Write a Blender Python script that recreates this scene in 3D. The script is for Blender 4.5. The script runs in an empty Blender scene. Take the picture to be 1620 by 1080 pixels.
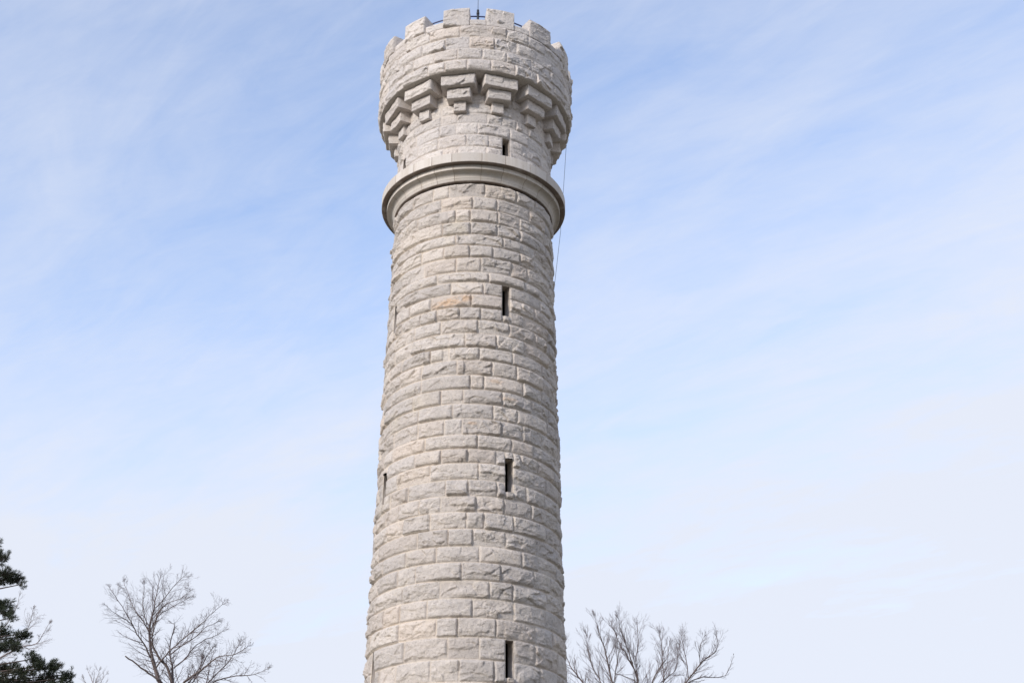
import bpy, math, random
import numpy as np
from mathutils import Matrix, Vector

# ------------------------------------------------------------------ camera, sky, sun
SC = bpy.context.scene
COL = SC.collection
RAD = math.radians
DIST, EYE = 31.32, 1.65
PITCH, ROLL, YAW = RAD(27.22), RAD(0.09), RAD(1.912)
FPX = 2165.1                                    # focal length in pixels of the 1620 wide photograph

Rv = np.array([math.cos(YAW), -math.sin(YAW), 0.0])
Fh = np.array([math.sin(YAW), math.cos(YAW), 0.0])
Zv = np.array([0, 0, 1.0])
FW = Fh * math.cos(PITCH) + Zv * math.sin(PITCH)
UPv = -Fh * math.sin(PITCH) + Zv * math.cos(PITCH)
RT = math.cos(ROLL) * Rv + math.sin(ROLL) * UPv
UP = math.cos(ROLL) * UPv - math.sin(ROLL) * Rv
EYEP = np.array([0.0, -DIST, EYE])

cam_d = bpy.data.cameras.new('camera')
cam_d.sensor_width = 36.0
cam_d.lens = FPX / 1620.0 * 36.0
cam_d.clip_start = 0.1
cam_d.clip_end = 6000.0
cam = bpy.data.objects.new('camera', cam_d)
COL.objects.link(cam)
m = Matrix.Identity(4)
for i in range(3):
    m[i][0], m[i][1], m[i][2], m[i][3] = RT[i], UP[i], -FW[i], EYEP[i]
cam.matrix_world = m
SC.camera = cam

SUN_EL, SUN_AZ = RAD(25.0), RAD(-45.0)          # azimuth seen from the tower: 0 faces the camera, negative is the left side
sun_dir = np.array([math.sin(SUN_AZ) * math.cos(SUN_EL), -math.cos(SUN_AZ) * math.cos(SUN_EL), math.sin(SUN_EL)])

world = bpy.data.worlds.new('World')
SC.world = world
world.use_nodes = True
wn, wl = world.node_tree.nodes, world.node_tree.links
wn.clear()


def wnode(t, **kw):
    n = wn.new(t)
    for k, v in kw.items():
        setattr(n, k, v)
    return n


def wmath(op, a, b=None, c=None, clamp=False):
    n = wnode('ShaderNodeMath', operation=op, use_clamp=clamp)
    for i, x in enumerate((a, b, c)):
        if x is None:
            continue
        if isinstance(x, (int, float)):
            n.inputs[i].default_value = x
        else:
            wl.new(x, n.inputs[i])
    return n.outputs[0]


sky = wnode('ShaderNodeTexSky', sky_type='NISHITA', sun_disc=False)
sky.sun_elevation = SUN_EL
sky.sun_rotation = math.atan2(sun_dir[0], sun_dir[1])
sky.altitude = 200.0
sky.air_density = 1.0
sky.dust_density = 0.3
sky.ozone_density = 1.5
SKY_STRENGTH = 0.15
tc = wnode('ShaderNodeTexCoord')
sep = wnode('ShaderNodeSeparateXYZ')
wl.new(tc.outputs['Generated'], sep.inputs[0])
zc = wmath('MAXIMUM', sep.outputs['Z'], 0.02)
px_ = wmath('DIVIDE', sep.outputs['X'], wmath('ADD', zc, 0.12))
py_ = wmath('DIVIDE', sep.outputs['Y'], wmath('ADD', zc, 0.12))
comb = wnode('ShaderNodeCombineXYZ')
wl.new(px_, comb.inputs[0]); wl.new(py_, comb.inputs[1])


def cloud_noise(rot, scale, loc, detail, rough, dist=0.0):
    r = wnode('ShaderNodeMapping', vector_type='POINT')
    r.inputs['Rotation'].default_value = (0, 0, rot)
    wl.new(comb.outputs[0], r.inputs[0])
    mp = wnode('ShaderNodeMapping', vector_type='POINT')
    mp.inputs['Location'].default_value = loc
    mp.inputs['Scale'].default_value = scale
    wl.new(r.outputs[0], mp.inputs[0])
    nz = wnode('ShaderNodeTexNoise')
    nz.inputs['Scale'].default_value = 1.0
    nz.inputs['Detail'].default_value = detail
    nz.inputs['Roughness'].default_value = rough
    nz.inputs['Distortion'].default_value = dist
    wl.new(mp.outputs[0], nz.inputs['Vector'])
    return nz.outputs['Fac']


STREAK = RAD(38.0)
n_big = cloud_noise(STREAK, (0.8, 1.4, 1), (6.2, 0.7, 0), 3.0, 0.5, 0.7)
n_mid = cloud_noise(STREAK, (1.6, 4.2, 1), (7.3, 4.1, 0), 6.0, 0.55, 1.0)
n_fine = cloud_noise(STREAK + 0.12, (4.5, 13.0, 1), (1.9, 8.2, 0), 8.0, 0.62, 1.2)
n_fib = cloud_noise(STREAK - 0.2, (9.0, 22.0, 1), (5.5, 2.7, 0), 8.0, 0.68, 1.2)
veil = wmath('ADD', wmath('ADD', wmath('MULTIPLY', n_big, 0.7), wmath('MULTIPLY', n_mid, 0.55)), wmath('ADD', wmath('MULTIPLY', n_fine, 0.30), wmath('MULTIPLY', n_fib, 0.16)))
# the veil of high cloud is deeper where the eye looks through it at a low angle
low = wmath('SUBTRACT', 1.0, wmath('MULTIPLY', wmath('SUBTRACT', sep.outputs['Z'], 0.22), 2.5), clamp=True)
dens = wmath('ADD', wmath('MULTIPLY', wmath('SUBTRACT', veil, 0.855), 1.35), wmath('MULTIPLY', low, 0.93))
dens = wmath('ADD', wmath('ADD', dens, 0.22), wmath('MULTIPLY', wmath('MAXIMUM', sep.outputs['X'], -0.10), 0.35))
cl = wnode('ShaderNodeClamp')
cl.inputs['Min'].default_value = 0.04
cl.inputs['Max'].default_value = 0.97
wl.new(dens, cl.inputs['Value'])
bg_sky = wnode('ShaderNodeBackground')
bg_sky.inputs['Strength'].default_value = SKY_STRENGTH
tint = wnode('ShaderNodeMix', data_type='RGBA', blend_type='MULTIPLY')
tint.inputs[0].default_value = 1.0
tint.inputs[7].default_value = (1.15, 1.08, 1.11, 1)
wl.new(sky.outputs[0], tint.inputs[6])
wl.new(tint.outputs[2], bg_sky.inputs['Color'])
bg_cloud = wnode('ShaderNodeBackground')
bg_cloud.inputs['Color'].default_value = (0.825, 0.865, 0.97, 1)
bg_cloud.inputs['Strength'].default_value = 0.485
mixs = wnode('ShaderNodeMixShader')
wl.new(cl.outputs[0], mixs.inputs[0])
wl.new(bg_sky.outputs[0], mixs.inputs[1])
wl.new(bg_cloud.outputs[0], mixs.inputs[2])
wout = wnode('ShaderNodeOutputWorld')
wl.new(mixs.outputs[0], wout.inputs['Surface'])

sun_l = bpy.data.lights.new('sun', 'SUN')
sun_l.energy = 1.75
sun_l.angle = RAD(14.0)
sun_l.color = (1.0, 0.94, 0.865)
sun = bpy.data.objects.new('sun', sun_l)
COL.objects.link(sun)
sun.rotation_euler = Vector(sun_dir).to_track_quat('Z', 'Y').to_euler()
sun.location = (-60, -60, 60)

vs = SC.view_settings
vs.view_transform = 'Standard'
vs.look = 'None'
vs.exposure = 1.0
vs.gamma = 1.0
vs.use_curve_mapping = False


# ------------------------------------------------------------------ helpers
def ray(u, v):
    d = FW * FPX + RT * (u - 810.0) - UP * (v - 540.0)
    return d / np.linalg.norm(d)


def at_y(u, v, y):
    """the world point seen at photograph pixel (u, v) on the upright plane y = const"""
    d = ray(u, v)
    return EYEP + d * ((y - EYEP[1]) / d[1])


def mesh_obj(name, V, F, mat, parent=None, smooth=True, attrs=None):
    me = bpy.data.meshes.new(name)
    V = np.asarray(V, dtype=np.float32)
    me.vertices.add(len(V))
    me.vertices.foreach_set('co', V.ravel())
    if isinstance(F, np.ndarray):
        n, k = F.shape
        idx = F.ravel().astype(np.int32)
        starts = np.arange(0, n * k, k, dtype=np.int32)
        tot = np.full(n, k, dtype=np.int32)
    else:
        tot = np.array([len(f) for f in F], dtype=np.int32)
        starts = np.concatenate([[0], np.cumsum(tot)[:-1]]).astype(np.int32)
        idx = np.array([i for f in F for i in f], dtype=np.int32)
        n = len(F)
    me.loops.add(len(idx))
    me.loops.foreach_set('vertex_index', idx)
    me.polygons.add(n)
    me.polygons.foreach_set('loop_start', starts)
    me.polygons.foreach_set('loop_total', tot)
    me.update(calc_edges=True)
    me.validate()
    if smooth:
        me.polygons.foreach_set('use_smooth', np.ones(len(me.polygons), dtype=bool))
    for k, a in (attrs or {}).items():
        at = me.attributes.new(k, 'FLOAT', 'POINT')
        at.data.foreach_set('value', np.asarray(a, dtype=np.float32).ravel())
    me.materials.append(mat)
    o = bpy.data.objects.new(name, me)
    COL.objects.link(o)
    if parent is not None:
        o.parent = parent
    return o


def tag(o, label, cat, group=None, kind=None):
    if label:
        o['label'] = label
    if cat:
        o['category'] = cat
    if group:
        o['group'] = group
    if kind:
        o['kind'] = kind
    return o


def empty(name, loc=(0, 0, 0)):
    o = bpy.data.objects.new(name, None)
    o.empty_display_size = 0.3
    o.location = loc
    COL.objects.link(o)
    return o


def hash2(ix, iy, seed):
    h = (ix.astype(np.int64) * 374761393 + iy.astype(np.int64) * 668265263 + seed * 1442695041) & 0xFFFFFFFF
    h = ((h ^ (h >> 13)) * 1274126177) & 0xFFFFFFFF
    h = (h ^ (h >> 16)) & 0xFFFFFFFF
    h = ((h ^ (h >> 15)) * 2246822519) & 0xFFFFFFFF
    return (h ^ (h >> 13)) & 0xFFFFFFFF


def perlin(x, y, seed=0):
    x0 = np.floor(x); y0 = np.floor(y)
    fx, fy = x - x0, y - y0

    def g(ix, iy, dx, dy):
        a = hash2(ix, iy, seed) / 4294967295.0 * 2 * np.pi
        return np.cos(a) * dx + np.sin(a) * dy
    sx = fx * fx * fx * (fx * (fx * 6 - 15) + 10)
    sy = fy * fy * fy * (fy * (fy * 6 - 15) + 10)
    a = g(x0, y0, fx, fy); b = g(x0 + 1, y0, fx - 1, fy)
    c = g(x0, y0 + 1, fx, fy - 1); d = g(x0 + 1, y0 + 1, fx - 1, fy - 1)
    return (a + (b - a) * sx) + ((c + (d - c) * sx) - (a + (b - a) * sx)) * sy


def worley(x, y, seed=0):
    """a random height per cell (flat chips) and the distance between the two nearest cells"""
    x0 = np.floor(x); y0 = np.floor(y)
    b1 = np.full(x.shape, 9.0); b2 = np.full(x.shape, 9.0); val = np.zeros(x.shape)
    gx = np.zeros(x.shape); gy = np.zeros(x.shape)
    for i in (-1, 0, 1):
        for j in (-1, 0, 1):
            h = hash2(x0 + i, y0 + j, seed); h2 = hash2(x0 + i, y0 + j, seed + 77)
            dx = x0 + i + (h & 0xFFFF) / 65535.0 - x
            dy = y0 + j + (h >> 16) / 65535.0 - y
            d = np.sqrt(dx * dx + dy * dy)
            near = d < b1
            b2 = np.where(near, b1, np.minimum(b2, d))
            val = np.where(near, (h2 & 0x3FF) / 1023.0, val)
            gx = np.where(near, ((h2 >> 10) & 0x3FF) / 511.5 - 1, gx)
            gy = np.where(near, ((h2 >> 20) & 0x3FF) / 511.5 - 1, gy)
            gx_d, gy_d = dx, dy
            if i == -1 and j == -1:
                ox = np.where(near, dx, 0); oy = np.where(near, dy, 0)
            else:
                ox = np.where(near, dx, ox); oy = np.where(near, dy, oy)
            b1 = np.where(near, d, b1)
    return val, gx * -ox + gy * -oy, b2 - b1


def smooth01(t):
    t = np.clip(t, 0, 1)
    return t * t * (3 - 2 * t)


def amp_all(P):
    return float(np.mean(P['amp']))


def rock_face(u, v, W, H, X, Z, P, mort):
    """height of a split stone face; u, v from the block's lower left corner, W, H its size, X, Z global coordinates for noise,
    P a dict of per-block random numbers, mort half the joint width"""
    wob = 0.020 * perlin(X * 6, Z * 8, 5) + 0.009 * perlin(X * 19, Z * 21, 6)
    eu = np.minimum(u, W - u) - mort
    ev_b = v - mort
    ev_t = H - v - mort
    e = np.minimum(np.minimum(eu, ev_t), ev_b)
    # the face rolls back gently to the upper bed, more steeply to the sides and the lower bed
    ed = P['edge'] * (0.35 + 0.65 * min(1.0, amp_all(P)))
    soft = np.minimum(np.minimum(eu / (0.42 * ed), ev_t / (1.0 * ed)), ev_b / (0.5 * ed)) + wob / ed
    # split chips: tilted flat facets
    c1, t1, d1 = worley(X * 3.1 + P['ox'] * 9, Z * 4.6 + P['oy'] * 9, 11)
    c2, t2, d2 = worley(X * 8.0 + P['ox'] * 5, Z * 12.0 + P['oy'] * 7, 12)
    h = 0.024 * (c1 - 0.5) + 0.045 * t1 + 0.007 * (c2 - 0.5) + 0.013 * t2
    h += 0.022 * perlin(X * 3.6 + P['ox'] * 30, Z * 4.6, 21) + 0.011 * perlin(X * 9, Z * 14 + P['oy'] * 30, 22)
    h += 0.009 * perlin(X * 20, Z * 30, 23) - 0.010 * np.abs(perlin(X * 7.5 + P['ox'] * 8, Z * 15, 24)) - 0.006 * np.abs(perlin(X * 17, Z * 33, 25))
    # overall tilt of the face
    h += P['gx'] * (u / W - 0.5) * 0.06 + P['gy'] * (v / H - 0.5) * 0.05
    # a lower part split away under an uneven break line
    bl = H * (P['brk'] + 0.24 * perlin(X * 3.1 + P['oy'] * 20, P['ox'] * 50 + Z * 0.3, 31) + 0.07 * perlin(X * 13, P['ox'] * 40 + Z * 0.3, 32))
    t = (bl - v)
    step = smooth01(t / 0.025) * P['cut'] + np.clip(t, 0, 1) * 0.18 * P['cut'] / 0.03
    h -= step
    # here and there a short open crack along the bedding
    cr = perlin(X * 2.3 + P['oy'] * 60, Z * 9 + 0.25 * perlin(X * 6, Z * 6, 41) + P['ox'] * 60, 42)
    cm = perlin(X * 1.6 + P['ox'] * 15, Z * 1.6 + P['oy'] * 15, 43)
    h -= 0.03 * np.clip(1 - np.abs(cr) / 0.035, 0, 1) * smooth01((cm - 0.12) / 0.12)
    amp = P['amp']
    body = P['dep'] + h * amp
    rise = 1 - np.exp(-np.maximum(soft, 0) * 1.25)
    rise *= smooth01(np.maximum(e, 0) / 0.018)
    out = np.maximum(body, 0.008) * rise
    return np.where(e > 0, out, 0.003 + 0.0 * out), e <= 0


def block_params(n, rng, dep, amp):
    return dict(ox=rng.random(n), oy=rng.random(n), gx=rng.normal(0, 0.6, n), gy=rng.normal(-0.35, 0.5, n),
                brk=np.where(rng.random(n) < 0.75, rng.uniform(0.16, 0.46, n), -0.5), cut=rng.uniform(0.008, 0.038, n) * amp,
                amp=amp * rng.uniform(0.45, 1.35, n), dep=dep * rng.uniform(0.65, 1.45, n), edge=rng.uniform(0.018, 0.070, n),
                tint=rng.normal(0, 1, n), hue=rng.normal(0, 1, n))


def masonry_grid(joints_z, rad, theta_rows, cols, rng, dep, amp, mort=0.011, zres=0.018, slits=(), top_clear=0.0):
    """rock-faced ashlar on a cone: returns vertices, quads and per-vertex attributes. theta_rows: vertical joints (deg) of each course,
    from the lowest course upwards; slits: (th0, th1, z0, z1) openings left in the wall"""
    cols = np.sort(np.asarray(cols, float))
    nc = len(cols)
    rows_z, rows_c = [], []
    zcuts = sorted(set([s[2] for s in slits] + [s[3] for s in slits]))
    for k in range(len(joints_z) - 1):
        z0, z1 = joints_z[k], joints_z[k + 1]
        zr = zres(0.5 * (z0 + z1)) if callable(zres) else zres
        n = max(3, int(round((z1 - z0 - 2 * mort) / zr)))
        zz = np.linspace(z0 + mort, z1 - mort, n + 1)
        for zc in zcuts:
            if z0 + mort < zc < z1 - mort:
                zz[np.argmin(np.abs(zz - zc))] = zc
        rows_z += list(zz); rows_c += [k] * len(zz)
    rows_z = np.array(rows_z); rows_c = np.array(rows_c)
    nr = len(rows_z)
    TH = np.tile(cols, (nr, 1)).astype(float)
    DSP = np.zeros((nr, nc)); MORT = np.zeros((nr, nc)); TINT = np.zeros((nr, nc)); HUE = np.zeros((nr, nc))
    locked = set()
    for s in slits:
        for t in s[:2]:
            locked.add(int(np.argmin(np.abs(cols - t))))
    for k in range(len(joints_z) - 1):
        sel = np.where(rows_c == k)[0]
        z0, z1 = joints_z[k], joints_z[k + 1]
        H = z1 - z0
        R = rad(0.5 * (z0 + z1))
        js = list(theta_rows[k])
        for s in slits:
            if s[2] < z1 - 0.03 and s[3] > z0 + 0.03:
                w = math.degrees(0.20 / R)
                js = [j for j in js if not (s[0] - w < j < s[1] + w)] + [s[0], s[1]]
        js = np.array(sorted(js))
        md = math.degrees(mort / R)
        th = cols.copy()
        for j in js:
            for sgn in (-1, 1):
                i = int(np.argmin(np.abs(cols - (j + sgn * md))))
                if i not in locked and 0 < i < nc - 1:
                    th[i] = j + sgn * md
        th = np.maximum.accumulate(th)
        ext = np.concatenate([[js[-1] - 360], js, [js[0] + 360]])
        b = np.searchsorted(ext, th + 1e-7, side='right') - 1
        nb = len(ext) - 1
        b = np.clip(b, 0, nb - 1)
        bid = np.where(b == nb - 1, 0, b)
        P = block_params(nb, rng, dep, amp)
        Pb = {q: a[bid][None, :] for q, a in P.items()}
        u = (np.radians(th - ext[b]) * R)[None, :]
        W = (np.radians(ext[b + 1] - ext[b]) * R)[None, :]
        zz = rows_z[sel][:, None]
        X = np.radians(th)[None, :] * R + 0 * zz + 40.0
        Zg = zz + 0 * X
        d, jm = rock_face(u + 0 * zz, zz - z0 + 0 * u, W, H, X, Zg, Pb, mort * 0.98)
        DSP[sel] = d
        TH[sel] = th
        MORT[sel] = np.where(jm, 1.0, 0.35 * smooth01((0.008 - d) / 0.008))
        TINT[sel] = Pb['tint']; HUE[sel] = Pb['hue']
    RR = np.array([rad(z) for z in rows_z])[:, None] + DSP
    T = np.radians(TH)
    V = np.stack([RR * np.sin(T), -RR * np.cos(T), np.tile(rows_z[:, None], (1, nc))], -1).reshape(-1, 3)
    I = np.arange(nr * nc).reshape(nr, nc)
    full = cols[-1] - cols[0] > 350
    if full:
        I2 = np.concatenate([I, I[:, :1]], 1)
    else:
        I2 = I
    Q = np.stack([I2[:-1, :-1], I2[:-1, 1:], I2[1:, 1:], I2[1:, :-1]], -1)
    keep = np.ones(Q.shape[:2], bool)
    cm = np.concatenate([0.5 * (cols[1:] + cols[:-1]), [999]])[:Q.shape[1]]
    zm = 0.5 * (rows_z[1:] + rows_z[:-1])
    for s in slits:
        keep[np.ix_((zm > s[2]) & (zm < s[3]), (cm > s[0]) & (cm < s[1]))] = False
    Q = Q[keep]
    return V, Q, dict(mort=MORT.ravel(), tint=TINT.ravel(), hue=HUE.ravel()), I, DSP


def columns(R, lo, hi, fine, coarse, extra=()):
    """column angles: fine between lo and hi degrees (the side seen), coarser round the back"""
    a = np.arange(lo, hi, math.degrees(fine / R))
    b = np.arange(hi, lo + 360, math.degrees(coarse / R))[:-1]
    c = np.sort(np.concatenate([a, b]))
    for e in extra:
        c[np.argmin(np.abs(c - e))] = e
    return np.sort(c)


def fill_joints(known, rng, R, lo=0.48, hi=1.05):
    """vertical joints all the way round, keeping the known ones"""
    out = sorted(known)
    if not out:
        out = [rng.uniform(-30, 30)]
    d = lambda x: math.degrees(x / R)
    end = out[0] + 360
    t = out[-1]
    while True:
        t += d(rng.uniform(lo, hi))
        if t > end - d(lo * 0.9):
            break
        out.append(t)
    return sorted(((x + 180) % 360) - 180 for x in out)


# ------------------------------------------------------------------ materials
def mat_new(name):
    mt = bpy.data.materials.new(name)
    mt.use_nodes = True
    nt = mt.node_tree
    b = nt.nodes['Principled BSDF']
    return mt, nt.nodes, nt.links, b


def mix_col(N, L, fac, a, b, mode='MIX'):
    n = N.new('ShaderNodeMix')
    n.data_type = 'RGBA'
    n.blend_type = mode
    for sock, x in ((n.inputs[0], fac), (n.inputs[6], a), (n.inputs[7], b)):
        if isinstance(x, (int, float)):
            sock.default_value = x
        elif isinstance(x, tuple):
            sock.default_value = x if len(x) == 4 else (*x, 1)
        else:
            L.new(x, sock)
    return n.outputs[2]


def mmath(N, L, op, a, b=None, clamp=False):
    n = N.new('ShaderNodeMath')
    n.operation = op
    n.use_clamp = clamp
    for i, x in enumerate((a, b)):
        if x is None:
            continue
        if isinstance(x, (int, float)):
            n.inputs[i].default_value = x
        else:
            L.new(x, n.inputs[i])
    return n.outputs[0]


def noise(N, L, vec, scale, detail=4, rough=0.55, dist=0.0):
    n = N.new('ShaderNodeTexNoise')
    n.inputs['Scale'].default_value = scale
    n.inputs['Detail'].default_value = detail
    n.inputs['Roughness'].default_value = rough
    n.inputs['Distortion'].default_value = dist
    L.new(vec, n.inputs['Vector'])
    return n.outputs['Fac']


def ramp(N, L, fac, stops):
    n = N.new('ShaderNodeValToRGB')
    e = n.color_ramp.elements
    while len(e) < len(stops):
        e.new(0.5)
    for i, (p, c) in enumerate(stops):
        e[i].position = p
        e[i].color = c if len(c) == 4 else (*c, 1)
    L.new(fac, n.inputs[0])
    return n.outputs[0]


def stone_material(name, base, grey, mortar, stains=True, bump=0.8):
    mt, N, L, B = mat_new(name)
    geo = N.new('ShaderNodeTexCoord')
    vec = geo.outputs['Object']

    def attr(k):
        a = N.new('ShaderNodeAttribute'); a.attribute_name = k
        return a.outputs['Fac']
    t = attr('tint'); hu = attr('hue'); mo = attr('mort')
    n1 = noise(N, L, vec, 1.3, 4, 0.6)
    n2 = noise(N, L, vec, 9.0, 6, 0.65)
    n3 = noise(N, L, vec, 38.0, 5, 0.7)
    f = mmath(N, L, 'ADD', mmath(N, L, 'MULTIPLY', t, 0.27), mmath(N, L, 'MULTIPLY', mmath(N, L, 'SUBTRACT', n2, 0.5), 2.3))
    f = mmath(N, L, 'ADD', mmath(N, L, 'ADD', f, mmath(N, L, 'MULTIPLY', mmath(N, L, 'SUBTRACT', n1, 0.5), 1.2)), 0.42, clamp=True)
    c = mix_col(N, L, f, grey, base)
    # warm or cool cast of single blocks
    warm = mmath(N, L, 'MULTIPLY', hu, 0.15, clamp=True)
    c = mix_col(N, L, warm, c, (base[0] * 1.0, base[1] * 0.90, base[2] * 0.80))
    cool = mmath(N, L, 'MULTIPLY', mmath(N, L, 'SUBTRACT', mmath(N, L, 'MULTIPLY', hu, -1.0), 0.6), 0.16, clamp=True)
    c = mix_col(N, L, cool, c, (grey[0] * 0.92, grey[1] * 0.96, grey[2] * 1.03))
    # grain and small dark pits
    g = ramp(N, L, n3, [(0.30, (0.70, 0.69, 0.68)), (0.48, (1, 1, 1)), (0.75, (1.08, 1.07, 1.06))])
    c = mix_col(N, L, 0.75, c, g, 'MULTIPLY')
    pit = ramp(N, L, noise(N, L, vec, 17.0, 7, 0.75, 0.4), [(0.34, (0.42, 0.40, 0.39)), (0.44, (1, 1, 1))])
    c = mix_col(N, L, 0.85, c, pit, 'MULTIPLY')
    if stains:
        st = attr('stain')
        ns = noise(N, L, vec, 5.0, 5, 0.65)
        sf = mmath(N, L, 'MULTIPLY', st, ramp(N, L, ns, [(0.38, (0, 0, 0)), (0.5, (1, 1, 1))]), clamp=True)
        c = mix_col(N, L, sf, c, (0.60, 0.43, 0.30))
        ns2 = noise(N, L, vec, 0.9, 5, 0.6)
        lf = ramp(N, L, ns2, [(0.62, (0, 0, 0)), (0.74, (0.28, 0.28, 0.28))])
        c = mix_col(N, L, lf, c, (0.62, 0.54, 0.38))
    mc = mix_col(N, L, n2, tuple(x * 0.86 for x in mortar), tuple(min(1, x * 1.1) for x in mortar))
    c = mix_col(N, L, mo, c, mc)
    L.new(c, B.inputs['Base Color'])
    B.inputs['Roughness'].default_value = 0.92
    B.inputs['Specular IOR Level'].default_value = 0.2
    bh = mmath(N, L, 'ADD', mmath(N, L, 'MULTIPLY', noise(N, L, vec, 14.0, 8, 0.7, 0.3), 1.0), mmath(N, L, 'MULTIPLY', noise(N, L, vec, 45.0, 6, 0.7), 0.35))
    bp = N.new('ShaderNodeBump')
    bp.inputs['Strength'].default_value = bump
    bp.inputs['Distance'].default_value = 0.045
    L.new(bh, bp.inputs['Height'])
    L.new(bp.outputs[0], B.inputs['Normal'])
    return mt


M_SHAFT = stone_material('shaft_stone', (0.64, 0.575, 0.515), (0.48, 0.435, 0.40), (0.72, 0.62, 0.51))
M_UPPER = stone_material('upper_stone', (0.68, 0.62, 0.57), (0.55, 0.505, 0.475), (0.63, 0.555, 0.49), stains=False)


def smooth_stone(name, base, streak=0.5):
    mt, N, L, B = mat_new(name)
    tcn = N.new('ShaderNodeTexCoord')
    vec = tcn.outputs['Object']
    mp = N.new('ShaderNodeMapping')
    mp.inputs['Scale'].default_value = (5.5, 5.5, 0.55)
    L.new(vec, mp.inputs[0])
    ns = noise(N, L, mp.outputs[0], 1.0, 5, 0.6, 0.2)
    n2 = noise(N, L, vec, 26.0, 5, 0.7)
    n1 = noise(N, L, vec, 1.6, 3, 0.5)
    a = N.new('ShaderNodeAttribute'); a.attribute_name = 'tint'
    c = mix_col(N, L, mmath(N, L, 'ADD', mmath(N, L, 'MULTIPLY', a.outputs['Fac'], 0.45), n1, clamp=True),
                tuple(x * 0.86 for x in base), tuple(min(1, x * 1.06) for x in base))
    c = mix_col(N, L, mmath(N, L, 'MULTIPLY', ramp(N, L, ns, [(0.46, (0, 0, 0)), (0.66, (1, 1, 1))]), streak), c,
                (base[0] * 0.78, base[1] * 0.73, base[2] * 0.66))
    c = mix_col(N, L, 0.6, c, ramp(N, L, n2, [(0.32, (0.84, 0.83, 0.82)), (0.5, (1, 1, 1))]), 'MULTIPLY')
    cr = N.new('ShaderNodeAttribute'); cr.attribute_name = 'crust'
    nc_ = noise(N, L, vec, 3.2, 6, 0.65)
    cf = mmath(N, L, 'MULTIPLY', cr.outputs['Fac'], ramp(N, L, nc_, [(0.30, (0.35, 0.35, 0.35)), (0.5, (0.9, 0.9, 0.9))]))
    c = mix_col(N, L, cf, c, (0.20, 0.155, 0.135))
    mo = N.new('ShaderNodeAttribute'); mo.attribute_name = 'mort'
    c = mix_col(N, L, mo.outputs['Fac'], c, (0.30, 0.23, 0.17))
    L.new(c, B.inputs['Base Color'])
    B.inputs['Roughness'].default_value = 0.9
    B.inputs['Specular IOR Level'].default_value = 0.2
    bp = N.new('ShaderNodeBump'); bp.inputs['Strength'].default_value = 0.25; bp.inputs['Distance'].default_value = 0.02
    L.new(n2, bp.inputs['Height']); L.new(bp.outputs[0], B.inputs['Normal'])
    return mt


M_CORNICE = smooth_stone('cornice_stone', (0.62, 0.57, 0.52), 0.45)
M_REVEAL = smooth_stone('reveal_stone', (0.52, 0.46, 0.41), 0.5)


def plain(name, col, rough=0.8, metal=0.0, var=0.25, scale=6.0):
    mt, N, L, B = mat_new(name)
    tcn = N.new('ShaderNodeTexCoord')
    n = noise(N, L, tcn.outputs['Object'], scale, 5, 0.6)
    c = mix_col(N, L, n, tuple(x * (1 - var) for x in col), tuple(min(1, x * (1 + var)) for x in col))
    L.new(c, B.inputs['Base Color'])
    B.inputs['Roughness'].default_value = rough
    B.inputs['Metallic'].default_value = metal
    return mt


M_RAIL = plain('blue_painted_iron', (0.035, 0.045, 0.13), 0.5)
M_BLACK = plain('black_metal', (0.02, 0.022, 0.025), 0.5)
M_CABLE = plain('cable_sheath', (0.06, 0.055, 0.055), 0.6)
M_BARK = plain('grey_bark', (0.135, 0.105, 0.095), 0.95, var=0.4, scale=9)
M_TWIG = plain('twig_bark', (0.125, 0.092, 0.090), 0.95, var=0.3)
M_PALEBARK = plain('pale_bark', (0.24, 0.20, 0.19), 0.95, var=0.3)
M_PINEBARK = plain('pine_bark', (0.115, 0.085, 0.075), 0.95, var=0.4, scale=8)
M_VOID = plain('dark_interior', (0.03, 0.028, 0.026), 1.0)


def needle_material():
    mt, N, L, B = mat_new('pine_needles')
    tcn = N.new('ShaderNodeTexCoord')
    n = noise(N, L, tcn.outputs['Object'], 1.4, 4, 0.6)
    n2 = noise(N, L, tcn.outputs['Object'], 8.0, 4, 0.6)
    c = mix_col(N, L, n2, (0.016, 0.026, 0.012), (0.046, 0.060, 0.028))
    c = mix_col(N, L, ramp(N, L, n, [(0.52, (0, 0, 0)), (0.68, (0.6, 0.6, 0.6))]), c, (0.085, 0.060, 0.045))
    L.new(c, B.inputs['Base Color'])
    B.inputs['Roughness'].default_value = 0.7
    return mt


M_NEEDLE = needle_material()


def ground_material():
    mt, N, L, B = mat_new('winter_grass')
    tcn = N.new('ShaderNodeTexCoord')
    v = tcn.outputs['Object']
    n1 = noise(N, L, v, 0.15, 5, 0.6)
    n2 = noise(N, L, v, 6.0, 6, 0.7)
    c = mix_col(N, L, ramp(N, L, n1, [(0.4, (0, 0, 0)), (0.62, (1, 1, 1))]), (0.15, 0.125, 0.085), (0.10, 0.092, 0.055))
    c = mix_col(N, L, 0.7, c, ramp(N, L, n2, [(0.3, (0.6, 0.6, 0.6)), (0.7, (1.2, 1.2, 1.2))]), 'MULTIPLY')
    L.new(c, B.inputs['Base Color'])
    B.inputs['Roughness'].default_value = 1.0
    bp = N.new('ShaderNodeBump'); bp.inputs['Strength'].default_value = 0.6; bp.inputs['Distance'].default_value = 0.1
    L.new(n2, bp.inputs['Height']); L.new(bp.outputs[0], B.inputs['Normal'])
    return mt


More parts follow.
